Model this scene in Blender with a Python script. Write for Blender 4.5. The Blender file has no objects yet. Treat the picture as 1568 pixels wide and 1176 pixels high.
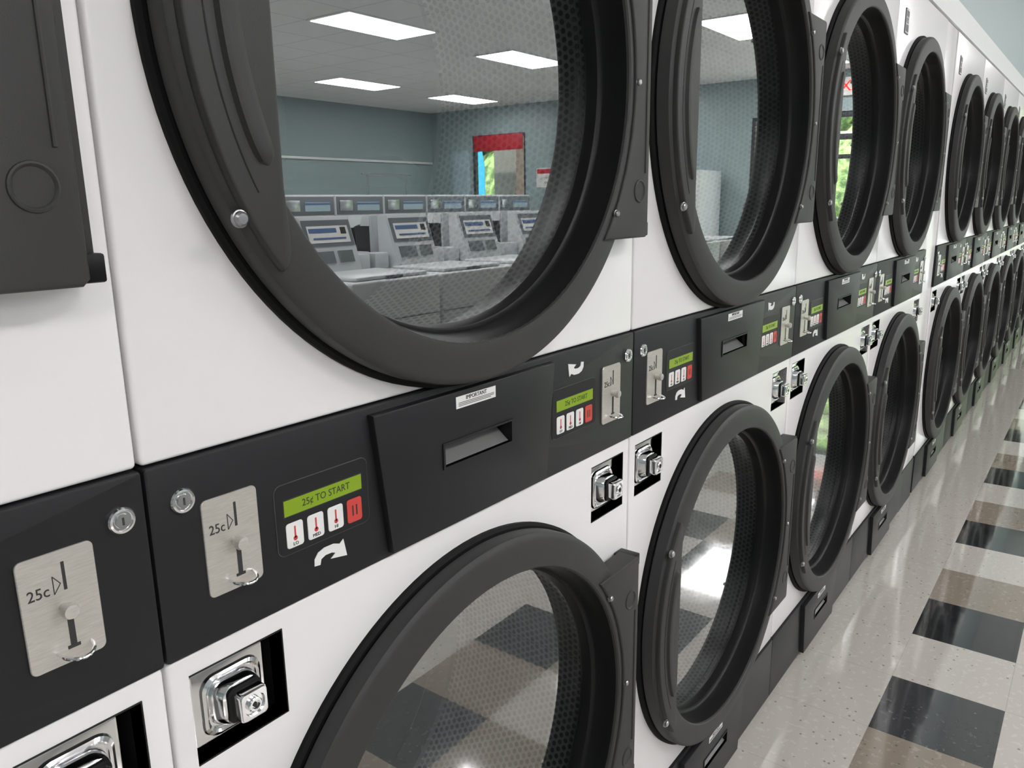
import bpy, bmesh, math, random
from mathutils import Matrix, Vector
random.seed(4)
S = bpy.context.scene
COL = S.collection
CZ = 1.31
def Z(r): return CZ + r

# ------------------------------------------------------------------ materials
class NT:
    def __init__(s, name):
        m = bpy.data.materials.new(name); m.use_nodes = True
        s.m = m; s.t = m.node_tree; s.t.nodes.clear()
        s.out = s.t.nodes.new('ShaderNodeOutputMaterial')
    def n(s, typ, **kw):
        nd = s.t.nodes.new(typ)
        for k, v in kw.items(): setattr(nd, k, v)
        return nd
    def l(s, a, b): s.t.links.new(a, b)
    def math(s, op, a, b=None, c=None):
        nd = s.t.nodes.new('ShaderNodeMath'); nd.operation = op
        for i, v in enumerate((a, b, c)):
            if v is None: continue
            if isinstance(v, (int, float)): nd.inputs[i].default_value = v
            else: s.l(v, nd.inputs[i])
        return nd.outputs[0]
    def mix(s, fac, a, b):
        nd = s.t.nodes.new('ShaderNodeMix'); nd.data_type = 'RGBA'
        for sock, v in ((nd.inputs[0], fac), (nd.inputs[6], a), (nd.inputs[7], b)):
            if isinstance(v, (int, float)): sock.default_value = v
            elif isinstance(v, (tuple, list)): sock.default_value = (*v[:3], 1)
            else: s.l(v, sock)
        return nd.outputs[2]
    def bsdf(s, col=None, rough=.5, metal=0, spec=None, coat=0):
        b = s.t.nodes.new('ShaderNodeBsdfPrincipled')
        if col is not None:
            if isinstance(col, (tuple, list)): b.inputs['Base Color'].default_value = (*col[:3], 1)
            else: s.l(col, b.inputs['Base Color'])
        if isinstance(rough, (int, float)): b.inputs['Roughness'].default_value = rough
        else: s.l(rough, b.inputs['Roughness'])
        b.inputs['Metallic'].default_value = metal
        if spec is not None: b.inputs['Specular IOR Level'].default_value = spec
        b.inputs['Coat Weight'].default_value = coat
        b.inputs['Coat Roughness'].default_value = .04
        s.l(b.outputs[0], s.out.inputs[0])
        return b
    def bump(s, b, h, strength=.2, dist=.001):
        bp = s.t.nodes.new('ShaderNodeBump'); bp.inputs['Strength'].default_value = strength
        bp.inputs['Distance'].default_value = dist
        s.l(h, bp.inputs['Height']); s.l(bp.outputs[0], b.inputs['Normal'])

def simple(name, col, rough=.5, metal=0, grain=None, var=.04, gstr=.2, spec=None):
    t = NT(name); tc = t.n('ShaderNodeTexCoord')
    nz = t.n('ShaderNodeTexNoise'); nz.inputs['Scale'].default_value = 6
    t.l(tc.outputs['Object'], nz.inputs['Vector'])
    c = t.mix(nz.outputs[0], tuple(x*(1-var) for x in col), tuple(min(1, x*(1+var)) for x in col))
    b = t.bsdf(c, rough, metal, spec)
    if grain:
        g = t.n('ShaderNodeTexNoise'); g.inputs['Scale'].default_value = grain; g.inputs['Detail'].default_value = 3
        t.l(tc.outputs['Object'], g.inputs['Vector']); t.bump(b, g.outputs[0], gstr, .0006)
    return t.m

M_white = simple('white_enamel', (.86, .85, .85), .22, grain=350, gstr=.05, var=.01)
M_door = simple('door_charcoal_plastic', (.036, .0352, .0352), .52, grain=900, gstr=.35, spec=.4)
M_doorin = simple('door_inner_black', (.006, .006, .0065), .38, spec=.22)
M_seal = simple('rubber_seal', (.006, .006, .006), .7, spec=.2)
M_panel = simple('control_panel_black', (.0120, .0122, .0145), .45, grain=800, gstr=.15, spec=.35)
M_panel2 = simple('panel_edge_grey', (.10, .10, .105), .45)
M_slotlip = simple('slot_lip_grey', (.17, .17, .17), .45)
M_black = simple('black_void', (.004, .004, .004), .6)
M_label = simple('label_white', (.82, .82, .80), .5)
M_red = simple('button_red', (.62, .06, .05), .45)
M_ink_slotshade = simple('ink_and_slot_shade', (.03, .03, .03), .6)  # printed ink, also painted shade for the coin and key slots
M_bolt = simple('bolt_steel', (.35, .35, .36), .3, 1)
M_chrome = simple('chrome', (.86, .86, .87), .12, 1)
M_grey = simple('interior_galv_shaded', (.06, .064, .068), .45, .3)  # galvanised steel darkened, the gloom inside the drum is in the colour
M_wash = simple('washer_white', (.66, .69, .70), .3)
M_washg = simple('washer_grey', (.16, .18, .20), .4)
M_blue = simple('label_blue', (.10, .17, .33), .4)
M_frame = simple('alu_frame_dark', (.035, .035, .04), .4)
M_steel = simple('cart_steel', (.55, .56, .58), .25, 1)
M_redsign = simple('sign_red', (.42, .012, .025), .6)
M_cyan = simple('banner_cyan', (.02, .38, .62), .5)
M_trunk = simple('bark', (.12, .08, .05), .9)
M_trim = simple('trim_white', (.75, .77, .76), .4)
M_pale = simple('pale_blue_panel', (.36, .48, .54), .4)

def brushed():
    t = NT('brushed_steel'); tc = t.n('ShaderNodeTexCoord')
    mp = t.n('ShaderNodeMapping'); mp.inputs['Scale'].default_value = (90, 90, 1400)
    t.l(tc.outputs['Object'], mp.inputs[0])
    nz = t.n('ShaderNodeTexNoise'); nz.inputs['Scale'].default_value = 1; t.l(mp.outputs[0], nz.inputs['Vector'])
    c = t.mix(nz.outputs[0], (.50, .475, .43), (.74, .71, .66))
    b = t.bsdf(c, .32, .5); t.bump(b, nz.outputs[0], .15, .0004)
    return t.m
M_brush = brushed()

def lcd():
    t = NT('lcd_green'); b = t.bsdf((.13, .20, .008), .3)
    b.inputs['Emission Color'].default_value = (.34, .56, .015, 1); b.inputs['Emission Strength'].default_value = .26
    return t.m
M_lcd = lcd()

def perf():
    t = NT('perforated_drum'); uv = t.n('ShaderNodeUVMap')
    sp = t.n('ShaderNodeSeparateXYZ'); t.l(uv.outputs[0], sp.inputs[0])
    def dot(off):
        a = t.math('SUBTRACT', t.math('FRACT', t.math('ADD', t.math('MULTIPLY', sp.outputs[0], 1/.0118), off)), .5)
        b = t.math('SUBTRACT', t.math('FRACT', t.math('ADD', t.math('MULTIPLY', sp.outputs[1], 1/.0204), off)), .5)
        b = t.math('MULTIPLY', b, 1.732)
        return t.math('SQRT', t.math('ADD', t.math('MULTIPLY', a, a), t.math('MULTIPLY', b, b)))
    d = t.math('MINIMUM', dot(0), dot(.5))
    h = t.math('LESS_THAN', d, .33)
    c = t.mix(h, (.36, .375, .38), (.004, .0045, .005))
    b = t.bsdf(c, .38, 0)
    return t.m
M_perf = perf()

def glass(name, tint, base, k):
    t = NT(name); tr = t.n('ShaderNodeBsdfTransparent'); tr.inputs[0].default_value = (*tint, 1)
    gl = t.n('ShaderNodeBsdfGlossy'); gl.inputs['Roughness'].default_value = 0.0; gl.inputs[0].default_value = (.95, .97, .96, 1)
    lw = t.n('ShaderNodeLayerWeight'); lw.inputs[0].default_value = .5
    F = t.math('ADD', .04, t.math('MULTIPLY', .96, t.math('POWER', lw.outputs['Facing'], 5)))
    f = t.math('MINIMUM', t.math('ADD', t.math('MULTIPLY', F, k), base), 1.0)
    mx = t.n('ShaderNodeMixShader'); t.l(f, mx.inputs[0]); t.l(tr.outputs[0], mx.inputs[1]); t.l(gl.outputs[0], mx.inputs[2])
    t.l(mx.outputs[0], t.out.inputs[0]); return t.m
M_glass = glass('door_glass', (.88, .91, .91), .37, 1.3)
M_winglass = glass('window_glass', (.93, .96, .95), .02, .8)

T = .272; TX = 1.93; TY = -.245
def tile(name, base, speck, speck2, rough=.08):
    t = NT(name); g = t.n('ShaderNodeNewGeometry'); sp = t.n('ShaderNodeSeparateXYZ'); t.l(g.outputs['Position'], sp.inputs[0])
    v = t.n('ShaderNodeTexVoronoi'); v.inputs['Scale'].default_value = 75; t.l(g.outputs['Position'], v.inputs['Vector'])
    n1 = t.n('ShaderNodeTexNoise'); n1.inputs['Scale'].default_value = 60; n1.inputs['Detail'].default_value = 3; t.l(g.outputs['Position'], n1.inputs['Vector'])
    sc = t.n('ShaderNodeSeparateColor'); t.l(v.outputs['Color'], sc.inputs[0])
    m = t.math('MULTIPLY', t.math('MULTIPLY', t.math('LESS_THAN', v.outputs['Distance'], .24), t.math('LESS_THAN', sc.outputs[0], .12)), .7)
    m2 = t.math('GREATER_THAN', n1.outputs[0], .60)
    c = t.mix(m2, base, speck2); c = t.mix(m, c, speck)
    def ln(o, off):
        a = t.math('ABSOLUTE', t.math('SUBTRACT', t.math('FRACT', t.math('ADD', t.math('MULTIPLY', t.math('SUBTRACT', o, off), 1/T), 100.5)), .5))
        return t.math('LESS_THAN', a, .0035)
    j = t.math('MAXIMUM', ln(sp.outputs[0], TX), ln(sp.outputs[1], TY))
    c = t.mix(t.math('MULTIPLY', j, .25), c, (.12, .115, .10))
    n2 = t.n('ShaderNodeTexNoise'); n2.inputs['Scale'].default_value = 7; t.l(g.outputs['Position'], n2.inputs['Vector'])
    b = t.bsdf(c, t.math('ADD', t.math('MULTIPLY', n2.outputs[0], .10), rough-.05), spec=.8, coat=1.0)
    t.bump(b, n2.outputs[0], .05, .01)
    return t.m
F_cream = tile('vct_cream', (.60, .565, .515), (.20, .17, .15), (.655, .63, .585))
F_tan = tile('vct_tan', (.30, .25, .20), (.12, .10, .08), (.36, .315, .26))
F_dark = tile('vct_charcoal', (.052, .053, .058), (.16, .16, .16), (.070, .072, .077))
F_black = tile('vct_black', (.016, .017, .020), (.12, .12, .12), (.026, .027, .030))

def wallmat(name, col):
    t = NT(name); g = t.n('ShaderNodeNewGeometry')
    nz = t.n('ShaderNodeTexNoise'); nz.inputs['Scale'].default_value = 120; t.l(g.outputs['Position'], nz.inputs['Vector'])
    b = t.bsdf(t.mix(nz.outputs[0], tuple(c*.97 for c in col), tuple(c*1.03 for c in col)), .45)
    t.bump(b, nz.outputs[0], .15, .002); return t.m
M_teal = wallmat('wall_teal_paint', (.27, .345, .355))
M_teal_daylit = wallmat('wall_teal_paint_daylit', (.44, .53, .53))  # the teal paint lightened, with the raking daylight put into its colour
M_fascia = wallmat('fascia_white_paint', (.82, .83, .82))

def ceilmat():
    t = NT('acoustic_ceiling'); g = t.n('ShaderNodeNewGeometry'); sp = t.n('ShaderNodeSeparateXYZ'); t.l(g.outputs['Position'], sp.inputs[0])
    def ln(o, off, s):
        a = t.math('ABSOLUTE', t.math('SUBTRACT', t.math('FRACT', t.math('ADD', t.math('MULTIPLY', t.math('SUBTRACT', o, off), 1/s), 100.5)), .5))
        return t.math('LESS_THAN', a, .014)
    j = t.math('MAXIMUM', ln(sp.outputs[0], 5.29, .61), ln(sp.outputs[1], -5.2, .61))
    nz = t.n('ShaderNodeTexNoise'); nz.inputs['Scale'].default_value = 90; t.l(g.outputs['Position'], nz.inputs['Vector'])
    c = t.mix(nz.outputs[0], (.70, .71, .71), (.80, .81, .81)); c = t.mix(j, c, (.56, .57, .57))
    t.bsdf(c, .8); return t.m
M_ceil = ceilmat()
def emis(name, col, st):
    t = NT(name); e = t.n('ShaderNodeEmission'); e.inputs[0].default_value = (*col, 1); e.inputs[1].default_value = st
    t.l(e.outputs[0], t.out.inputs[0]); return t.m
M_lamp = emis('troffer_diffuser', (1.0, .975, .985), 18)
M_exit = emis('exit_red_led', (1, .03, .02), 3)
def brick():
    t = NT('brick'); tc = t.n('ShaderNodeTexCoord'); mp = t.n('ShaderNodeMapping'); mp.inputs['Rotation'].default_value = (math.pi/2, 0, math.pi/2)
    t.l(tc.outputs['Object'], mp.inputs[0]); b = t.n('ShaderNodeTexBrick'); b.inputs['Scale'].default_value = 5
    b.inputs['Color1'].default_value = (.14, .08, .06, 1); b.inputs['Color2'].default_value = (.22, .14, .11, 1); b.inputs['Mortar'].default_value = (.26, .24, .21, 1)
    t.l(mp.outputs[0], b.inputs['Vector']); t.bsdf(b.outputs[0], .85); return t.m
M_brick = brick()
def leaf():
    t = NT('foliage'); tc = t.n('ShaderNodeTexCoord'); nz = t.n('ShaderNodeTexNoise'); nz.inputs['Scale'].default_value = 5; nz.inputs['Detail'].default_value = 6
    t.l(tc.outputs['Object'], nz.inputs['Vector'])
    cr = t.n('ShaderNodeValToRGB'); cr.color_ramp.elements[0].position = .38; cr.color_ramp.elements[1].position = .62
    cr.color_ramp.elements[0].color = (.09, .16, .05, 1); cr.color_ramp.elements[1].color = (.40, .55, .20, 1)
    t.l(nz.outputs[0], cr.inputs[0]); b = t.bsdf(cr.outputs[0], .8); t.bump(b, nz.outputs[0], .8, .2); return t.m
M_leaf = leaf()
M_asph = simple('asphalt', (.42, .41, .40), .9, grain=40)
M_grass = simple('grass', (.26, .34, .14), .9, grain=60)
M_conc = simple('concrete', (.55, .54, .5), .8, grain=40)

# ------------------------------------------------------------------ mesh builder
class MB:
    def __init__(s):
        s.bm = bmesh.new(); s.mats = []; s.uv = s.bm.loops.layers.uv.new('UVMap')
    def mi(s, m):
        if m not in s.mats: s.mats.append(m)
        return s.mats.index(m)
    def merge(s, b, mat, M=None, recalc=True):
        if recalc: bmesh.ops.recalc_face_normals(b, faces=b.faces[:])
        if M is not None: bmesh.ops.transform(b, matrix=M, verts=b.verts[:])
        k = s.mi(mat)
        for f in b.faces: f.material_index = k
        me = bpy.data.meshes.new('tmp'); b.to_mesh(me); b.free(); s.bm.from_mesh(me); bpy.data.meshes.remove(me)
    def mergemesh(s, me, mat, M=None):
        b = bmesh.new(); b.from_mesh(me); s.merge(b, mat, M, False)
    def box(s, x0, x1, y0, y1, z0, z1, mat, bev=0, seg=2, M=None):
        b = bmesh.new(); bmesh.ops.create_cube(b, size=1)
        for v in b.verts:
            v.co = Vector(((x0+x1)/2+v.co.x*(x1-x0), (y0+y1)/2+v.co.y*(y1-y0), (z0+z1)/2+v.co.z*(z1-z0)))
        if bev: bmesh.ops.bevel(b, geom=b.edges[:], offset=bev, segments=seg, affect='EDGES', profile=.5)
        s.merge(b, mat, M)
    def poly(s, pts, yf, yb, mat, bev=0, seg=2, M=None):
        s.merge(polybm(pts, yf, yb, bev, seg), mat, M)
    def lathe(s, prof, cx, cz, mat, seg=48, M=None, uvm=None, a0=0, a1=2*math.pi):
        b = bmesh.new(); uv = b.loops.layers.uv.new('UVMap'); rows = []
        full = abs(a1-a0-2*math.pi) < 1e-6; n = seg if full else seg+1
        for r, y in prof:
            if r < 1e-6: rows.append([b.verts.new((cx, y, cz))]*n)
            else: rows.append([b.verts.new((cx+r*math.cos(a0+(a1-a0)*i/seg), y, cz+r*math.sin(a0+(a1-a0)*i/seg))) for i in range(n)])
        for k in range(len(prof)-1):
            for i in range(seg):
                j = (i+1) % n
                vs = []
                for v in (rows[k][i], rows[k][j], rows[k+1][j], rows[k+1][i]):
                    if v not in vs: vs.append(v)
                f = b.faces.new(vs)
                if uvm:
                    for lp in f.loops:
                        v = lp.vert
                        if uvm == 'cyl':
                            ii = i if v in (rows[k][i], rows[k+1][i]) else i+1
                            lp[uv].uv = (ii/seg*2*math.pi*prof[k][0], v.co.y)
                        else: lp[uv].uv = (v.co.x, v.co.z)
        s.merge(b, mat, M)
    def tube(s, path, r, mat, seg=10, M=None):
        b = bmesh.new(); rows = []; P = [Vector(p) for p in path]
        for i, p in enumerate(P):
            d = (P[min(i+1, len(P)-1)]-P[max(i-1, 0)]).normalized()
            u = d.cross(Vector((0, 0, 1)));
            if u.length < .05: u = d.cross(Vector((0, 1, 0)))
            u.normalize(); w = d.cross(u)
            rr = r[i] if isinstance(r, (list, tuple)) else r
            rows.append([b.verts.new(p+(u*math.cos(2*math.pi*k/seg)+w*math.sin(2*math.pi*k/seg))*rr) for k in range(seg)])
        for i in range(len(P)-1):
            for k in range(seg):
                b.faces.new((rows[i][k], rows[i][(k+1) % seg], rows[i+1][(k+1) % seg], rows[i+1][k]))
        b.faces.new(rows[0]); b.faces.new(rows[-1]); s.merge(b, mat, M)
    def text(s, body, size, mat, M, align='CENTER', sx=1.0, ext=0.0002):
        cu = bpy.data.curves.new('t', 'FONT'); cu.body = body; cu.size = size; cu.align_x = align; cu.align_y = 'CENTER'; cu.extrude = ext
        cu.resolution_u = 3
        o = bpy.data.objects.new('t', cu); COL.objects.link(o); dg = bpy.context.evaluated_depsgraph_get()
        me = bpy.data.meshes.new_from_object(o.evaluated_get(dg)); s.mergemesh(me, mat, M @ Matrix.Diagonal((sx, 1, 1, 1)))
        bpy.data.objects.remove(o); bpy.data.curves.remove(cu); bpy.data.meshes.remove(me)
    def finish(s, name, ang=32, link=True):
        for f in s.bm.faces: f.smooth = True
        th = math.radians(ang)
        for e in s.bm.edges:
            if len(e.link_faces) == 2:
                if e.calc_face_angle(0) > th or e.link_faces[0].material_index != e.link_faces[1].material_index: e.smooth = False
        me = bpy.data.meshes.new(name); s.bm.to_mesh(me); s.bm.free()
        for m in s.mats: me.materials.append(m)
        if not link: return me
        o = bpy.data.objects.new(name, me); COL.objects.link(o); return o
def polybm(pts, yf, yb, bev=0, seg=2):
    b = bmesh.new(); A = [b.verts.new((x, yf, z)) for x, z in pts]; B = [b.verts.new((x, yb, z)) for x, z in pts]; n = len(pts)
    b.faces.new(A); b.faces.new(B[::-1])
    for i in range(n): b.faces.new((A[i], B[i], B[(i+1) % n], A[(i+1) % n]))
    bmesh.ops.recalc_face_normals(b, faces=b.faces[:])
    if bev:
        ed = [e for e in b.edges if all(abs(v.co.y-yf) < 1e-7 for v in e.verts)]
        bmesh.ops.bevel(b, geom=ed, offset=bev, segments=seg, affect='EDGES', profile=.5)
    return b
def rr(x0, x1, z0, z1, r, n=5):
    P = []
    for cx, cz, a in ((x1-r, z1-r, 0), (x0+r, z1-r, 90), (x0+r, z0+r, 180), (x1-r, z0+r, 270)):
        for i in range(n+1):
            t = math.radians(a+90*i/n); P.append((cx+r*math.cos(t), cz+r*math.sin(t)))
    return P
def circ(cx, cz, r, n=96): return [(cx+r*math.cos(2*math.pi*i/n), cz+r*math.sin(2*math.pi*i/n)) for i in range(n)]
def boolcut(base, cutters):
    def mk(b):
        me = bpy.data.meshes.new('b'); b.to_mesh(me); b.free(); o = bpy.data.objects.new('b', me); COL.objects.link(o); return o
    o = mk(base); cs = [mk(c) for c in cutters]
    for c in cs:
        md = o.modifiers.new('x', 'BOOLEAN'); md.operation = 'DIFFERENCE'; md.solver = 'EXACT'; md.object = c
    dg = bpy.context.evaluated_depsgraph_get(); me = bpy.data.meshes.new_from_object(o.evaluated_get(dg))
    for q in [o]+cs: bpy.data.objects.remove(q)
    return me
RX = Matrix.Rotation(math.pi/2, 4, 'X')
def TM(x, y, z): return Matrix.Translation((x, y, z)) @ RX

# ------------------------------------------------------------------ dryer
ZT, ZB = 1.11, .938
UC, LC = 1.469, .543
KT = .182
def lintdoor(mb, zt, zb, yf, ld=0):
    tr = [(.2355, zt-.008), (.5645, zt-.008), (.545, zb+.006), (.255, zb+.006)]
    s0, s1 = zt-.092, zt-.066
    me = boolcut(polybm(tr, yf-.009, .006, .0025), [polybm([(.34, s0), (.465, s0), (.465, s1), (.34, s1)], -.05, .05)])
    mb.mergemesh(me, M_panel)
    for a in ((.337, .468, s1, s1+.0025), (.337, .468, s0-.0025, s0), (.337, .34, s0, s1), (.465, .468, s0, s1)):
        mb.box(a[0], a[1], yf-.0105, yf-.006, a[2], a[3], M_panel)
    b = bmesh.new(); v = [b.verts.new(p) for p in ((.341, yf-.005, s0+.0005), (.464, yf-.005, s0+.0005), (.464, .012, s0+.017), (.341, .012, s0+.017))]
    b.faces.new(v); mb.merge(b, M_slotlip)
    mb.box(.34, .465, .012, .014, s0, s1, M_black)
    y = yf-.0096; zt -= ld
    mb.box(.362, .4345, y, y+.001, zt-.0285, zt-.0145, M_label)
    mb.text('IMPORTANT', .0068, M_ink_slotshade, TM(.398, y-.0002, zt-.0180))
    for k in range(3): mb.box(.366, .431-.006*(k == 2), y-.0003, y, zt-.0225-.0018*k, zt-.0219-.0018*k, M_ink_slotshade)

def controls(mb, right):
    y = -.0045
    X = (lambda x0, x1: (.8-x1, .8-x0)) if right else (lambda x0, x1: (x0, x1))
    lx = .779 if right else .0295; lz = Z(-.234)
    mb.lathe([(0.0108, y+.001), (.0108, y-.002), (.0098, y-.0035), (.0080, y-.0038), (.0077, y-.0022), (.0060, y-.0022), (.0056, y-.004), (0, y-.004)], lx, lz, M_chrome, 28)
    mb.box(lx-.0007, lx+.0007, y-.0045, y-.003, lz-.003, lz+.003, M_ink_slotshade)
    a, b = X(.0445, .0985); zt, zb = Z(-.2405), Z(-.3295)
    mb.poly(rr(a, b, zb, zt, .005), y-.002, y+.001, M_brush, .0006, 1)
    yy = y-.0022
    sx = a+.031
    mb.box(sx-.0011, sx+.0011, yy-.0002, yy+.001, zt-.031, zt-.009, M_ink_slotshade)  # dark inlay on the plate, painted shade of the coin slot opening
    mb.text('25c', .0120, M_ink_slotshade, TM(a+.0125, yy, zt-.028), sx=.9)
    for p, q in (((sx-.008, zt-.018), (sx-.008, zt-.032)), ((sx-.008, zt-.032), (sx-.003, zt-.025)), ((sx-.003, zt-.025), (sx-.008, zt-.018))):
        mb.tube([(p[0], yy, p[1]), (q[0], yy, q[1])], .00035, M_ink_slotshade, 5)
    kz = zt-.044; kx = sx-.003
    mb.lathe([(.0035, yy+.001), (.0045, yy-.005), (.0058, yy-.007), (.0064, yy-.010), (.0052, yy-.013), (0, yy-.0145)], kx, kz, M_brush, 20)
    mb.box(sx-.0022, sx+.0022, yy-.0002, yy+.001, zb+.013, kz-.006, M_ink_slotshade)  # second dark inlay, painted shade of the lower slot
    mb.box(sx-.0045, sx+.0045, yy-.0003, yy+.001, zb+.011, zb+.0135, M_ink_slotshade)
    mb.tube([(sx-.012+.012*(1-math.cos(t)), yy-.016*math.sin(t), zb+.0105-.002*math.sin(t)) for t in [math.pi*i/10 for i in range(11)]], .0015, M_chrome, 8)
    a, b = X(.1165, .2305); zt, zb = Z(-.250), Z(-.3205)
    mb.poly(rr(a, b, zb, zt, .008), y-.0006, y+.001, M_panel2)
    mb.poly(rr(a+.0006, b-.0006, zb+.0006, zt-.0006, .0075), y-.0010, y+.001, M_panel)
    a += .0095
    zt = Z(-.2665)
    mb.box(a-.001, a+.096, y-.0013, y, zt-.0165, zt+.001, M_ink_slotshade)
    mb.box(a, a+.095, y-.0016, y, zt-.0155, zt, M_lcd)
    mb.text('25¢ TO START', .0100, M_ink_slotshade, TM(a+.050, y-.0018, zt-.0076), sx=.93, ext=.0001)
    for k in range(4):
        x0 = a+.0005+.0247*k; m = M_red if k == 3 else M_label
        z0, z1 = Z(-.3145), Z(-.2895)
        mb.poly(rr(x0, x0+.0195, z0, z1, .003), y-.0016, y, m, .0004, 1)
        ys = y-.0018; cx = x0+.0098
        if k < 3:
            mb.box(cx-.0009, cx+.0009, ys, ys+.0005, z0+.009, z1-.004, M_red)
            mb.lathe([(.0024, ys+.0004), (.0024, ys), (0, ys)], cx, z0+.009, M_red, 14)
            mb.text(('LO', 'MED', 'HI')[k], .0048, M_ink_slotshade, TM(cx, ys, z0+.0035))
        else:
            for d in (-.0025, .0025): mb.box(cx+d-.0008, cx+d+.0008, ys, ys+.0005, z0+.007, z1-.007, M_ink_slotshade)
    ax, az, sg = (.629, Z(-.2285), -1) if right else (.1775, Z(-.3375), 1)
    out = [(-.021, -.006), (-.0205, .001), (-.016, .0065), (-.008, .009), (.004, .0088), (.0115, .0060), (.0165, .0095), (.020, -.0095), (-.001, -.0055), (.0055, -.0015), (.001, .0005), (-.007, .0008), (-.0125, -.0015), (-.014, -.007)]
    out = [(ax+sg*p[0], az+sg*p[1]) for p in out]
    mb.poly(out, y-.0006, y+.001, M_label)

def coinlock(mb, x0, x1):
    zt, zb = Z(-.394), Z(-.481); d = .055
    mb.box(x0-.002, x1+.002, d, d+.002, zb-.002, zt+.002, M_black)
    mb.box(x0-.002, x0, .001, d, zb-.002, zt+.002, M_black); mb.box(x1, x1+.002, .001, d, zb-.002, zt+.002, M_black)
    mb.box(x0, x1, .001, d, zt, zt+.002, M_black); mb.box(x0, x1, .001, d, zb-.002, zb, M_black)
    for q in ((x1, x1+.0012, zb-.0012, zt+.0012), (x0, x1, zt, zt+.0012), (x0, x1, zb-.0012, zb)):
        mb.box(q[0], q[1], -.001, .003, q[2], q[3], M_black)
    px0, px1 = x0+.0005, x1-.014; cx, cz = (px0+px1)/2+.002, (zt+zb)/2
    mb.poly(rr(px0, px1, zb+.006, zt-.003, .006), .008, .05, M_chrome, .004, 3)
    def loft(secs, mat):
        b = bmesh.new(); rows = []
        for hw, r, y, ox in secs: rows.append([b.verts.new((x, y, z)) for x, z in rr(cx+ox-hw, cx+ox+hw, cz-hw, cz+hw, r, 6)])
        n = len(rows[0])
        for k in range(len(rows)-1):
            for i in range(n): b.faces.new((rows[k][i], rows[k][(i+1) % n], rows[k+1][(i+1) % n], rows[k+1][i]))
        b.faces.new(rows[-1]); mb.merge(b, mat)
    loft([(.031, .014, .0085, 0), (.030, .014, .005, 0), (.0275, .014, .0035, 0), (.0255, .014, .005, 0), (.0245, .013, .009, 0)], M_chrome)
    loft([(.0235, .014, .009, 0), (.022, .014, .000, .001), (.0195, .013, -.006, .002), (.016, .010, -.008, .003)], M_chrome)
    loft([(.0180, .007, -.004, .003), (.0172, .007, -.0095, .003), (.0150, .006, -.0105, .003)], M_doorin)
    loft([(.0140, .004, -.008, .004), (.0140, .004, -.020, .004), (.0130, .004, -.022, .004), (.0105, .009, -.022, .004), (.0098, .009, -.0195, .004)], M_chrome)
    mb.lathe([(.0070, -.019), (.0070, -.023), (.0060, -.0238), (.0043, -.0238), (.0038, -.0215), (0, -.0215)], cx+.004, cz, M_chrome, 24)
    mb.box(cx+.0035, cx+.0045, -.0245, -.020, cz-.003, cz+.003, M_ink_slotshade)

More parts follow.
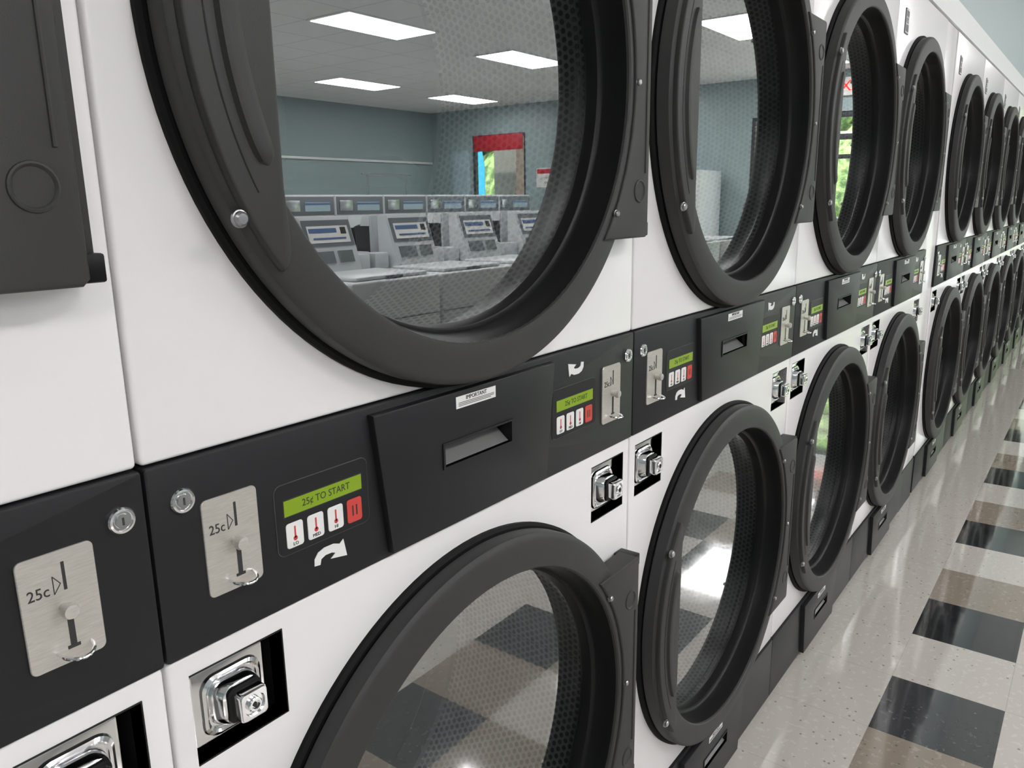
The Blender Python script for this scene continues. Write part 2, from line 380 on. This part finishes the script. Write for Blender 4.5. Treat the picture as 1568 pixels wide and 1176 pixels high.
def door(mb, cx, cz):
    mb.lathe([(.364, .001), (.364, -.005), (.360, -.008), (.350, -.008)], cx, cz, M_seal, 128)
    mb.lathe([(.354, -.008), (.3575, -.011), (.358, -.026), (.3568, -.0305), (.3535, -.0335), (.349, -.0350), (.316, -.0390), (.3130, -.0385), (.3108, -.0365), (.3100, -.033)], cx, cz, M_door, 160)
    mb.lathe([(.3100, -.033), (.3070, -.020), (.3045, .000), (.302, .004), (.298, .006), (.2965, .010), (.295, .022), (.30, .026)], cx, cz, M_doorin, 128)
    mb.lathe([(.2955, .021), (0, .021)], cx, cz, M_glass, 96)
    def plt(yf, yb, mat, bev=.003):
        n = 26; P = []
        for i in range(n+1):
            z = -.205+.410*i/n; P.append((cx-math.sqrt(.351**2-z*z), cz+z))
        P += [(cx-.279, cz+.212), (cx-.273, cz+.208), (cx-.270, cz+.196), (cx-.271, cz+.17), (cx-.273, cz+.145), (cx-.273, cz-.145), (cx-.271, cz-.17), (cx-.270, cz-.196), (cx-.273, cz-.208), (cx-.279, cz-.212)]
        mb.poly(P, yf, yb, mat, bev, 3)
    plt(-.0430, -.015, M_door)
    b = bmesh.new(); n = 40; rows = []
    for i in range(n+1):
        t = -1+2*i/n; a = math.pi+t*.42; w = .0110*math.sqrt(max(0.0, 1-abs(t)**14))+.0001
        row = []
        for k in range(9):
            s = -1+2*k/8; r = .3140+s*w; h = .0065*math.sqrt(max(0, 1-s**4))*min(1, (1-abs(t))*16+.02)
            row.append(b.verts.new((cx+r*math.cos(a), -.0420-h, cz+r*math.sin(a))))
        rows.append(row)
    for i in range(n):
        for k in range(8): b.faces.new((rows[i][k], rows[i][k+1], rows[i+1][k+1], rows[i+1][k]))
    mb.merge(b, M_door)
    mb.tube([(cx+.3335*math.cos(math.pi+t), -.0428, cz+.3335*math.sin(math.pi+t)) for t in [(-.46+.92*i/30) for i in range(31)]], .0009, M_black, 6)
    P = [(cx+.364, cz-.205), (cx+.364, cz+.205), (cx+.359, cz+.210)]
    for i in range(25):
        z = .21-.42*i/24; P.append((cx+math.sqrt(.321**2-z*z), cz+z))
    P += [(cx+.359, cz-.21)]
    mb.poly(P, -.0425, -.008, M_door, .003, 3)
    mb.box(cx+.358, cx+.376, -.026, 0, cz-.195, cz+.195, M_door, .002)
    for sg in (1, -1):
        mb.box(cx+.352, cx+.378, -.036, -.001, cz+sg*.1985-.010, cz+sg*.1985+.010, M_doorin, .002)
        mb.lathe([(.0165, -.042), (.0158, -.0438), (.0145, -.0442), (.0132, -.0434), (.0122, -.0420), (.010, -.0422), (0, -.0426)], cx+.336, cz+sg*.145, M_door, 28)
    mb.tube([(cx+.352, -.0425, cz-.12), (cx+.352, -.0425, cz+.12)], .0018, M_door, 8)
    def bolt(x, z, y, m=M_bolt, k=1):
        mb.lathe([(.0062*k, y+.002), (.0062*k, y-.0005), (.0053*k, y-.0008), (.0050*k, y-.003), (.0036*k, y-.0044), (0, y-.0046)], cx+x, cz+z, m, 18)
    for z in (-.168, .168): bolt(-.318, z, -.0430, k=1.15)
    for x, z in ((.327, 0), (.272, .175), (.272, -.175)): bolt(x, z, -.0415, k=.85)
    # drum
    mb.lathe([(.297, .026), (.325, .032), (.337, .040)], cx, cz, M_grey, 96)
    mb.lathe([(.337, .040), (.337, .33)], cx, cz, M_perf, 128, uvm='cyl')
    mb.lathe([(.337, .33), (.332, .335), (.332, .38), (.337, .385)], cx, cz, M_grey, 96)
    mb.lathe([(.337, .385), (.337, .74)], cx, cz, M_grey, 128)
    mb.lathe([(.337, .74), (.06, .74)], cx, cz, M_grey, 96, uvm='flat')
    mb.lathe([(.06, .74), (.05, .72), (0, .72)], cx, cz, M_grey, 48)
    for k in range(3):
        a = math.radians(100+120*k); M = Matrix.Translation((cx, 0, cz)) @ Matrix.Rotation(-a, 4, 'Y')
        mb.box(.27, .337, .36, .72, -.018, .018, M_grey, .012, 3, M)

def make_dryer():
    mb = MB()
    def cyl(cz): return polybm(circ(.4, cz, .306), -.1, .1)
    me = boolcut(polybm(rr(.0015, .7985, ZT+.0015, 1.95, .004, 3), 0, .02, .003, 3), [cyl(UC)]); mb.mergemesh(me, M_white)
    cuts = [cyl(LC)]
    LK = ((.020, .115), (.682, .777))
    for a, b in LK: cuts.append(polybm([(a, Z(-.481)), (b, Z(-.481)), (b, Z(-.394)), (a, Z(-.394))], -.1, .1))
    me = boolcut(polybm(rr(.0015, .7985, KT+.002, ZB-.0015, .004, 3), 0, .02, .003, 3), cuts); mb.mergemesh(me, M_white)
    mb.box(.002, .005, .02, .9, .0, 1.948, M_white); mb.box(.795, .798, .02, .9, 0, 1.948, M_white)
    mb.box(.005, .795, .02, .9, 1.944, 1.948, M_white); mb.box(.005, .795, .898, .9, 0, 1.944, M_grey)
    mb.box(.005, .795, .02, .9, 1.02, 1.03, M_grey)
    for x in (.0, .7985): mb.box(x, x+.0015, .012, .03, 0, 1.95, M_black)
    slot = lambda zt: polybm([(.34, zt-.092), (.465, zt-.092), (.465, zt-.066), (.34, zt-.066)], -.05, .05)
    me = boolcut(polybm(rr(.001, .799, ZB, ZT, .003, 3), -.0045, .02, .002, 2), [slot(ZT)]); mb.mergemesh(me, M_panel)
    lintdoor(mb, ZT, ZB, -.0045)
    controls(mb, False); controls(mb, True)
    me = boolcut(polybm([(.001, .012), (.799, .012), (.799, KT), (.001, KT)], -.0045, .02, .002, 2), [slot(KT)]); mb.mergemesh(me, M_panel)
    mb.box(.004, .796, .02, .06, 0, .02, M_black)
    lintdoor(mb, KT, .010, -.008, ld=.008)
    for a, b in LK: coinlock(mb, a, b)
    door(mb, .4, UC); door(mb, .4, LC)
    mb.poly(rr(.088, .136, 1.800, 1.872, .003), -.0025, .001, M_panel2, .0008, 1)
    mb.poly(rr(.091, .133, 1.803, 1.869, .002), -.003, .001, M_label)
    mb.poly(rr(.094, .130, 1.806, 1.866, .002), -.0033, .001, M_panel2)
    mb.text('23', .034, M_label, TM(.112, -.0036, 1.836))
    return mb.finish('stacked_tumble_dryer', link=False)
dm = make_dryer()
xs = [.2885+.8*n for n in range(-2, 4)] + [3.735+.8*n for n in range(8)]
for x in xs:
    o = bpy.data.objects.new('stacked_tumble_dryer', dm); COL.objects.link(o); o.location = (x, 0, 0)

# ------------------------------------------------------------------ room
XW, XE, YB, YF, CH = -4.0, 12.0, -10.4, 1.1, 3.05
mb = MB(); bm = mb.bm
for m in (F_cream, F_tan, F_dark, F_black): mb.mi(m)
j0pat = {-1: 1, 0: 2, 1: 0, 2: 3, 3: 1}
j1pat = {-3: 2, -2: 1, -1: 3, 0: 0, 1: 0, 2: 0, 3: 3, 4: 0}
def pat(i, j):
    if j == 0: return j0pat.get(i, (0, 3, 1)[(i-4) % 3])
    if j == 1: return j1pat.get(i, (1, 0, 0)[(i-5) % 3])
    if j in (22, 23): return (0, 3, 1)[(i+j) % 3]
    return 0
nx0, nx1 = math.floor((XW-TX)/T), math.ceil((XE+.1-TX)/T)
nj0, nj1 = -5, math.ceil((TY-YB)/T)
vg = {}
def V(i, j):
    if (i, j) not in vg: vg[i, j] = bm.verts.new((min(max(TX+i*T, XW-.1), XE+.1), min(max(TY-j*T, YB-.1), YF+.1), 0))
    return vg[i, j]
for i in range(nx0, nx1):
    for j in range(nj0, nj1):
        f = bm.faces.new((V(i, j), V(i, j+1), V(i+1, j+1), V(i+1, j))); f.material_index = pat(i, j)
mb.finish('floor')

def boxobj(name, specs, mat):
    mb = MB()
    for s in specs: mb.box(*s, mat)
    return mb.finish(name)
boxobj('ceiling', [(XW-.1, XE+.1, YB-.1, YF+.1, CH, CH+.1)], M_ceil)
boxobj('wall_opposite', [(XW-.1, XE+.1, YB-.1, YB, 0, CH)], M_teal)
boxobj('wall_left', [(XW-.1, XW, YB, YF+.1, 0, CH)], M_teal)
boxobj('wall_behind_dryers', [(XW, XE, YF, YF+.1, 0, CH)], M_teal)
boxobj('wall_above_dryers', [(XW, XE, .02, .14, 2.045, CH)], M_teal_daylit)
boxobj('trim_fascia', [(XW, XE, -.004, .12, 1.955, 2.043)], M_fascia)
mb = MB()
mb.box(3.492, 3.732, .004, .03, 0, 1.952, M_white, .002); mb.box(3.492, 3.732, .0, .004, 0, .18, M_panel)
mb.finish('trim_filler_panel')
boxobj('wall_dryer_side', [(XW, -1.315, .004, .1, 0, 1.953), (10.14, XE, .004, .1, 0, 1.953)], M_fascia)
DA = (-3.9, -.06, 0.0, 2.5); WB = (-9.35, -8.1, .9, 2.56)
for sp in [(XE, XE+.15, YB, WB[0], 0, CH), (XE, XE+.15, WB[1], DA[0], 0, CH), (XE, XE+.15, DA[1], YF, 0, CH),
    (XE, XE+.15, WB[0], WB[1], 0, WB[2]), (XE, XE+.15, WB[0], WB[1], WB[3], CH), (XE, XE+.15, DA[0], DA[1], DA[3], CH)]:
    boxobj('wall_right', [sp], M_teal)
boxobj('baseboard_opposite', [(XW, XE, YB, YB+.015, 0, .1)], M_frame)
boxobj('baseboard_left', [(XW, XW+.015, YB+.02, 0, 0, .1)], M_frame)
mb = MB(); mb.box(XW, XE-.02, YB, YB+.035, 2.08, 2.12, M_trim, .004); mb.finish('trim_rail')

def window(name, y0, y1, z0, z1, mull_y, mull_z):
    mb = MB(); w = .05
    mb.box(XE+.02, XE+.10, y0, y0+w, z0, z1, M_frame); mb.box(XE+.02, XE+.10, y1-w, y1, z0, z1, M_frame)
    mb.box(XE+.02, XE+.10, y0+w, y1-w, z0, z0+w, M_frame); mb.box(XE+.02, XE+.10, y0+w, y1-w, z1-w, z1, M_frame)
    for y in mull_y: mb.box(XE+.02, XE+.10, y-w/2, y+w/2, z0+w, z1-w, M_frame)
    for z in mull_z: mb.box(XE+.03, XE+.09, y0+w, y1-w, z-w/2, z+w/2, M_frame)
    mb.box(XE+.055, XE+.06, y0+w, y1-w, z0+w, z1-w, M_winglass)
    return mb.finish(name)
window('window_1', WB[0], WB[1], WB[2], WB[3], [], [])
window('window_2', -3.9, -2.75, 0.0, 2.5, [], [1.05, 1.9])
window('window_3', -1.73, -.06, 0.0, 2.5, [-.9], [1.05, 1.9])
mb = MB(); y0, y1 = -2.74, -1.74
for a in ((y0, y0+.09, 0.01, 2.5), (y1-.09, y1, .01, 2.5), (y0+.09, y1-.09, 2.12, 2.2), (y0+.09, y1-.09, 2.42, 2.5), (y0+.09, y1-.09, .01, .25), (y0+.09, y1-.09, 1.86, 1.92)): mb.box(XE+.02, XE+.08, *a, M_frame, .003)
mb.box(XE+.05, XE+.055, y0+.09, y1-.09, .25, 2.42, M_winglass)
mb.box(XE-.03, XE-.01, y0+.1, y1-.1, 1.0, 1.05, M_steel, .004); mb.box(XE-.02, XE+.03, y0+.1, y0+.13, 1.0, 1.05, M_steel); mb.box(XE-.02, XE+.03, y1-.13, y1-.1, 1.0, 1.05, M_steel)
mb.finish('door_1')
MW = Matrix(((0, 0, -1, 0), (-1, 0, 0, 0), (0, 1, 0, 0), (0, 0, 0, 1)))
mb = MB(); mb.box(XE-.06, XE-.002, -2.8, -2.42, 2.70, 2.94, M_label, .006)
mb.text('EXIT', .20, M_exit, Matrix.Translation((XE-.062, -2.61, 2.82)) @ MW, ext=.002); mb.finish('exit_sign')
mb = MB(); mb.box(XE-.02, XE-.001, -9.30, -8.15, 2.27, 2.55, M_redsign, .004)
for z in (2.31, 2.50): mb.box(XE-.024, XE-.019, -9.27, -8.18, z-.006, z+.006, M_redsign)
mb.finish('red_window_valance')
mb = MB(); mb.box(XE-.03, XE-.001, -9.85, -9.42, 1.3, 2.3, M_pale, .004); mb.box(XE-.034, XE-.029, -9.81, -9.46, 1.34, 2.26, M_pale); mb.finish('wall_poster')
mb = MB(); mb.box(XE-.012, XE-.001, -7.85, -7.35, 1.58, 1.92, M_label, .002); mb.box(XE-.015, XE-.011, -7.83, -7.37, 1.82, 1.90, M_redsign)
mb.text('NO DYEING', .06, M_ink_slotshade, Matrix.Translation((XE-.013, -7.6, 1.74)) @ MW); mb.text('PLEASE', .05, M_ink_slotshade, Matrix.Translation((XE-.013, -7.6, 1.66)) @ MW); mb.finish('notice_sign')

mb = MB()
mb.box(-.61, .61, -.305, .305, -.012, 0, M_trim); mb.box(-.58, .58, -.275, .275, -.016, -.010, M_lamp)
tm = mb.finish('ceiling_troffer_light', link=False)
for x in (-1.42, 1.02, 3.46, 5.9, 8.4, 10.78):
    for y in (-2.68, -5.5, -8.5):
        o = bpy.data.objects.new('ceiling_troffer_light', tm); COL.objects.link(o); o.location = (x, y, CH)

# top load washers
mb = MB()
mb.box(-.33, .33, -.34, .34, .03, .92, M_wash, .012, 3); mb.box(-.31, .31, -.32, .32, 0, .03, M_black)
mb.box(-.27, .27, -.12, .30, .921, .942, M_wash, .008, 3); mb.box(-.06, .06, .30, .315, .925, .94, M_washg, .003)
mb.box(-.325, .325, .341, .344, .70, .705, M_washg)
b = bmesh.new()
prof = [(-.33, .92), (-.33, 1.25), (-.25, 1.25), (-.15, .95), (-.15, .92)]
L = [b.verts.new((-.19, y, z)) for y, z in prof]; R = [b.verts.new((.19, y, z)) for y, z in prof]
b.faces.new(L); b.faces.new(R[::-1])
for i in range(5): b.faces.new((L[i], R[i], R[(i+1) % 5], L[(i+1) % 5]))
bmesh.ops.recalc_face_normals(b, faces=b.faces[:]); bmesh.ops.bevel(b, geom=b.edges[:], offset=.008, segments=2, affect='EDGES'); mb.merge(b, M_wash)
sl = math.atan2(.10, .30)
MMb = lambda a0, a1, c0, c1, m, y=.004: mb.box(a0, a1, -.002, y, c0, c1, m, M=Matrix.Translation((0, -.20, 1.10)) @ Matrix.Rotation(sl, 4, 'X'))
MMb(-.175, .175, -.02, .135, M_washg); MMb(-.15, .15, .0, .10, M_label, .006); MMb(-.14, .06, .060, .085, M_blue, .008); MMb(-.12, .12, .02, .030, M_blue, .008); MMb(.09, .13, .05, .09, M_ink_slotshade, .008)
MMb(.03, .14, -.12, -.05, M_steel, .008); MMb(-.15, .0, -.12, -.05, M_washg, .006)
mb.box(-.32, -.20, -.33, -.22, .92, 1.02, M_wash, .01); mb.box(.20, .32, -.33, -.22, .92, 1.02, M_wash, .01)
mb.box(.191, .196, -.32, -.20, .95, 1.18, M_frame)
wm = mb.finish('top_load_washer', link=False)
for k in range(11):
    for (yy, ry) in ((-2.78, 0), (-3.50, math.pi)):
        o = bpy.data.objects.new('top_load_washer', wm); COL.objects.link(o); o.location = (1.0+.68*k, yy, 0); o.rotation_euler = (0, 0, ry)
mb = MB()
mb.box(-.37, .37, -.40, .40, .03, 1.15, M_wash, .012, 3); mb.box(-.37, .37, -.38, .38, -.28, .03, M_conc, .01)
mb.box(-.36, .36, .401, .408, .93, 1.13, M_washg, .002); mb.box(-.05, .30, .409, .412, .97, 1.07, M_pale); mb.box(-.05, .30, .412, .414, 1.04, 1.06, M_blue)
mb.box(-.32, -.12, .409, .416, .97, 1.09, M_steel, .002)
mb.lathe([(.26, .40), (.26, .43), (.245, .45), (.21, .455), (.19, .44), (.185, .41)], 0, .55, M_door, 64)
mb.lathe([(.185, .425), (.12, .445), (0, .45)], 0, .55, M_glass, 48); mb.lathe([(.185, .405), (0, .405)], 0, .55, M_black, 48)
mb.box(.20, .25, .44, .475, .49, .61, M_door, .006)
fm = mb.finish('front_load_washer', link=False)
for k in range(8):
    o = bpy.data.objects.new('front_load_washer', fm); COL.objects.link(o); o.location = (4.2+.76*k, -6.9, .28)
mb = MB(); mb.box(-1.2, 1.2, -.4, .4, .86, .90, M_washg, .008)
for x in (-1.1, 1.1):
    for y in (-.32, .32): mb.box(x-.025, x+.025, y-.025, y+.025, 0, .86, M_steel)
mb.box(-1.1, 1.1, -.015, .015, .2, .23, M_steel)
o = mb.finish('folding_table'); o.location = (5.4, -5.1, 0)
o2 = bpy.data.objects.new('folding_table', o.data); COL.objects.link(o2); o2.location = (8.2, -5.1, 0)
def cart(x, y):
    mb = MB()
    for z in (.35, .5, .65, .8):
        mb.tube([(-.4, -.25, z), (.4, -.25, z), (.4, .25, z), (-.4, .25, z), (-.4, -.25, z)], .006, M_steel, 6)
    for i in range(9):
        u = -.4+.1*i
        mb.tube([(u, -.25, .8), (u, -.25, .35), (u, .25, .35), (u, .25, .8)], .003, M_steel, 5)
    for sx in (-.38, .38):
        for sy in (-.23, .23):
            mb.tube([(sx, sy, .36), (sx, sy, .09)], .01, M_steel, 8)
            mb.lathe([(0, -.012), (.045, -.012), (.045, .012), (0, .012)], sx, .045, M_black, 20, M=Matrix.Translation((0, sy, 0)))
    for sx in (-.4, .4): mb.tube([(sx, 0, .35), (sx, 0, 1.75)], .013, M_steel, 8)
    mb.tube([(-.5, 0, 1.75), (.5, 0, 1.75)], .013, M_steel, 8)
    o = mb.finish('laundry_cart'); o.location = (x, y, 0)
cart(8.5, -8.1); cart(5.4, -8.3)
mb = MB(); mb.box(-.4, .4, -.45, .45, .05, 1.75, M_wash, .015, 3); mb.box(-.38, .38, -.43, .43, 0, .05, M_black)
mb.box(-.404, -.4, -.36, .12, .7, 1.6, M_frame); mb.box(-.406, -.403, -.33, .09, .75, 1.55, M_winglass); mb.box(-.408, -.4, .18, .36, 1.1, 1.5, M_steel, .003); mb.box(-.41, -.4, -.2, .2, .25, .42, M_black)
o = mb.finish('vending_machine'); o.location = (11.5, -4.75, 0)

# ------------------------------------------------------------------ exterior
mb = MB(); mb.box(XE+.16, 60, -40, 30, -.12, -.02, M_asph); mb.box(22, 34, -40, 30, -.03, .03, M_grass); mb.box(XE+.16, 14, -14, 4, -.03, .0, M_conc); mb.finish('parking_lot_ground')
mb = MB(); mb.box(-.25, .25, -.28, .28, 0, 3.2, M_brick); mb.box(-.28, .28, -.31, .31, 3.2, 3.3, M_conc); o = mb.finish('brick_column'); o.location = (13.2, -9.30, 0)
mb = MB(); mb.tube([(0, 0, 0), (0, 0, 2.6)], .02, M_steel, 10); mb.poly([(0.02, .9), (.02, 2.6), (.12, 2.5), (.20, 2.1), (.2, 1.2), (.12, .9)], -.004, .004, M_cyan, M=Matrix.Rotation(math.radians(90), 4, 'Z')); mb.box(-.2, .2, -.2, .2, 0, .03, M_frame, .005)
o = mb.finish('feather_flag'); o.location = (13.6, -10.55, 0)
def tree(x, y, s):
    mb = MB(); mb.tube([(0, 0, 0), (.05, 0, 1.2), (0, .05, 2.4), (0, 0, 3.4)], [.2, .16, .13, .08], M_trunk, 10)
    for k in range(16):
        b = bmesh.new(); bmesh.ops.create_icosphere(b, subdivisions=3, radius=random.uniform(.8, 1.3))
        for v in b.verts: v.co *= 1+random.uniform(-.10, .10)
        a = random.uniform(0, 6.28); r = random.uniform(0, 1.5)
        mb.merge(b, M_leaf, Matrix.Translation((r*math.cos(a), r*math.sin(a), random.uniform(1.4, 5.0))))
    o = mb.finish('tree', 80); o.location = (x, y, .03); o.scale = (s, s, s)
for x, y, s in ((24, -1, 1.2), (25, 3.5, 1.3), (24.5, -5.5, 1.2), (26, -10.3, 1.3), (25, -14, 1.3), (24, -18, 1.2), (25.5, 8, 1.3), (26, -22, 1.3)): tree(x, y, s)

# ------------------------------------------------------------------ light
w = bpy.data.worlds.new('world'); S.world = w; w.use_nodes = True
bg = w.node_tree.nodes['Background']; bg.inputs[0].default_value = (.92, .95, 1.0, 1); bg.inputs[1].default_value = 5.0
sun = bpy.data.lights.new('sun', 'SUN'); sun.energy = 7; sun.angle = .02; so = bpy.data.objects.new('sun', sun); COL.objects.link(so)
so.rotation_euler = Vector((.55, .25, -.8)).to_track_quat('-Z', 'Y').to_euler()

# ------------------------------------------------------------------ camera
cam = bpy.data.cameras.new('camera'); co = bpy.data.objects.new('camera', cam); COL.objects.link(co)
cam.sensor_width = 36; cam.lens = 1200/1568*36; cam.clip_start = .02; cam.clip_end = 200
r, u, bk = Vector((.60212, -.79832, -.01368)), Vector((.18756, .12476, .97429)), Vector((-.77610, -.58921, .22484))
co.matrix_world = Matrix(((r.x, u.x, bk.x, 0), (r.y, u.y, bk.y, -.588), (r.z, u.z, bk.z, CZ), (0, 0, 0, 1)))
S.camera = co
S.view_settings.view_transform = 'Standard'
S.view_settings.exposure = 0.15
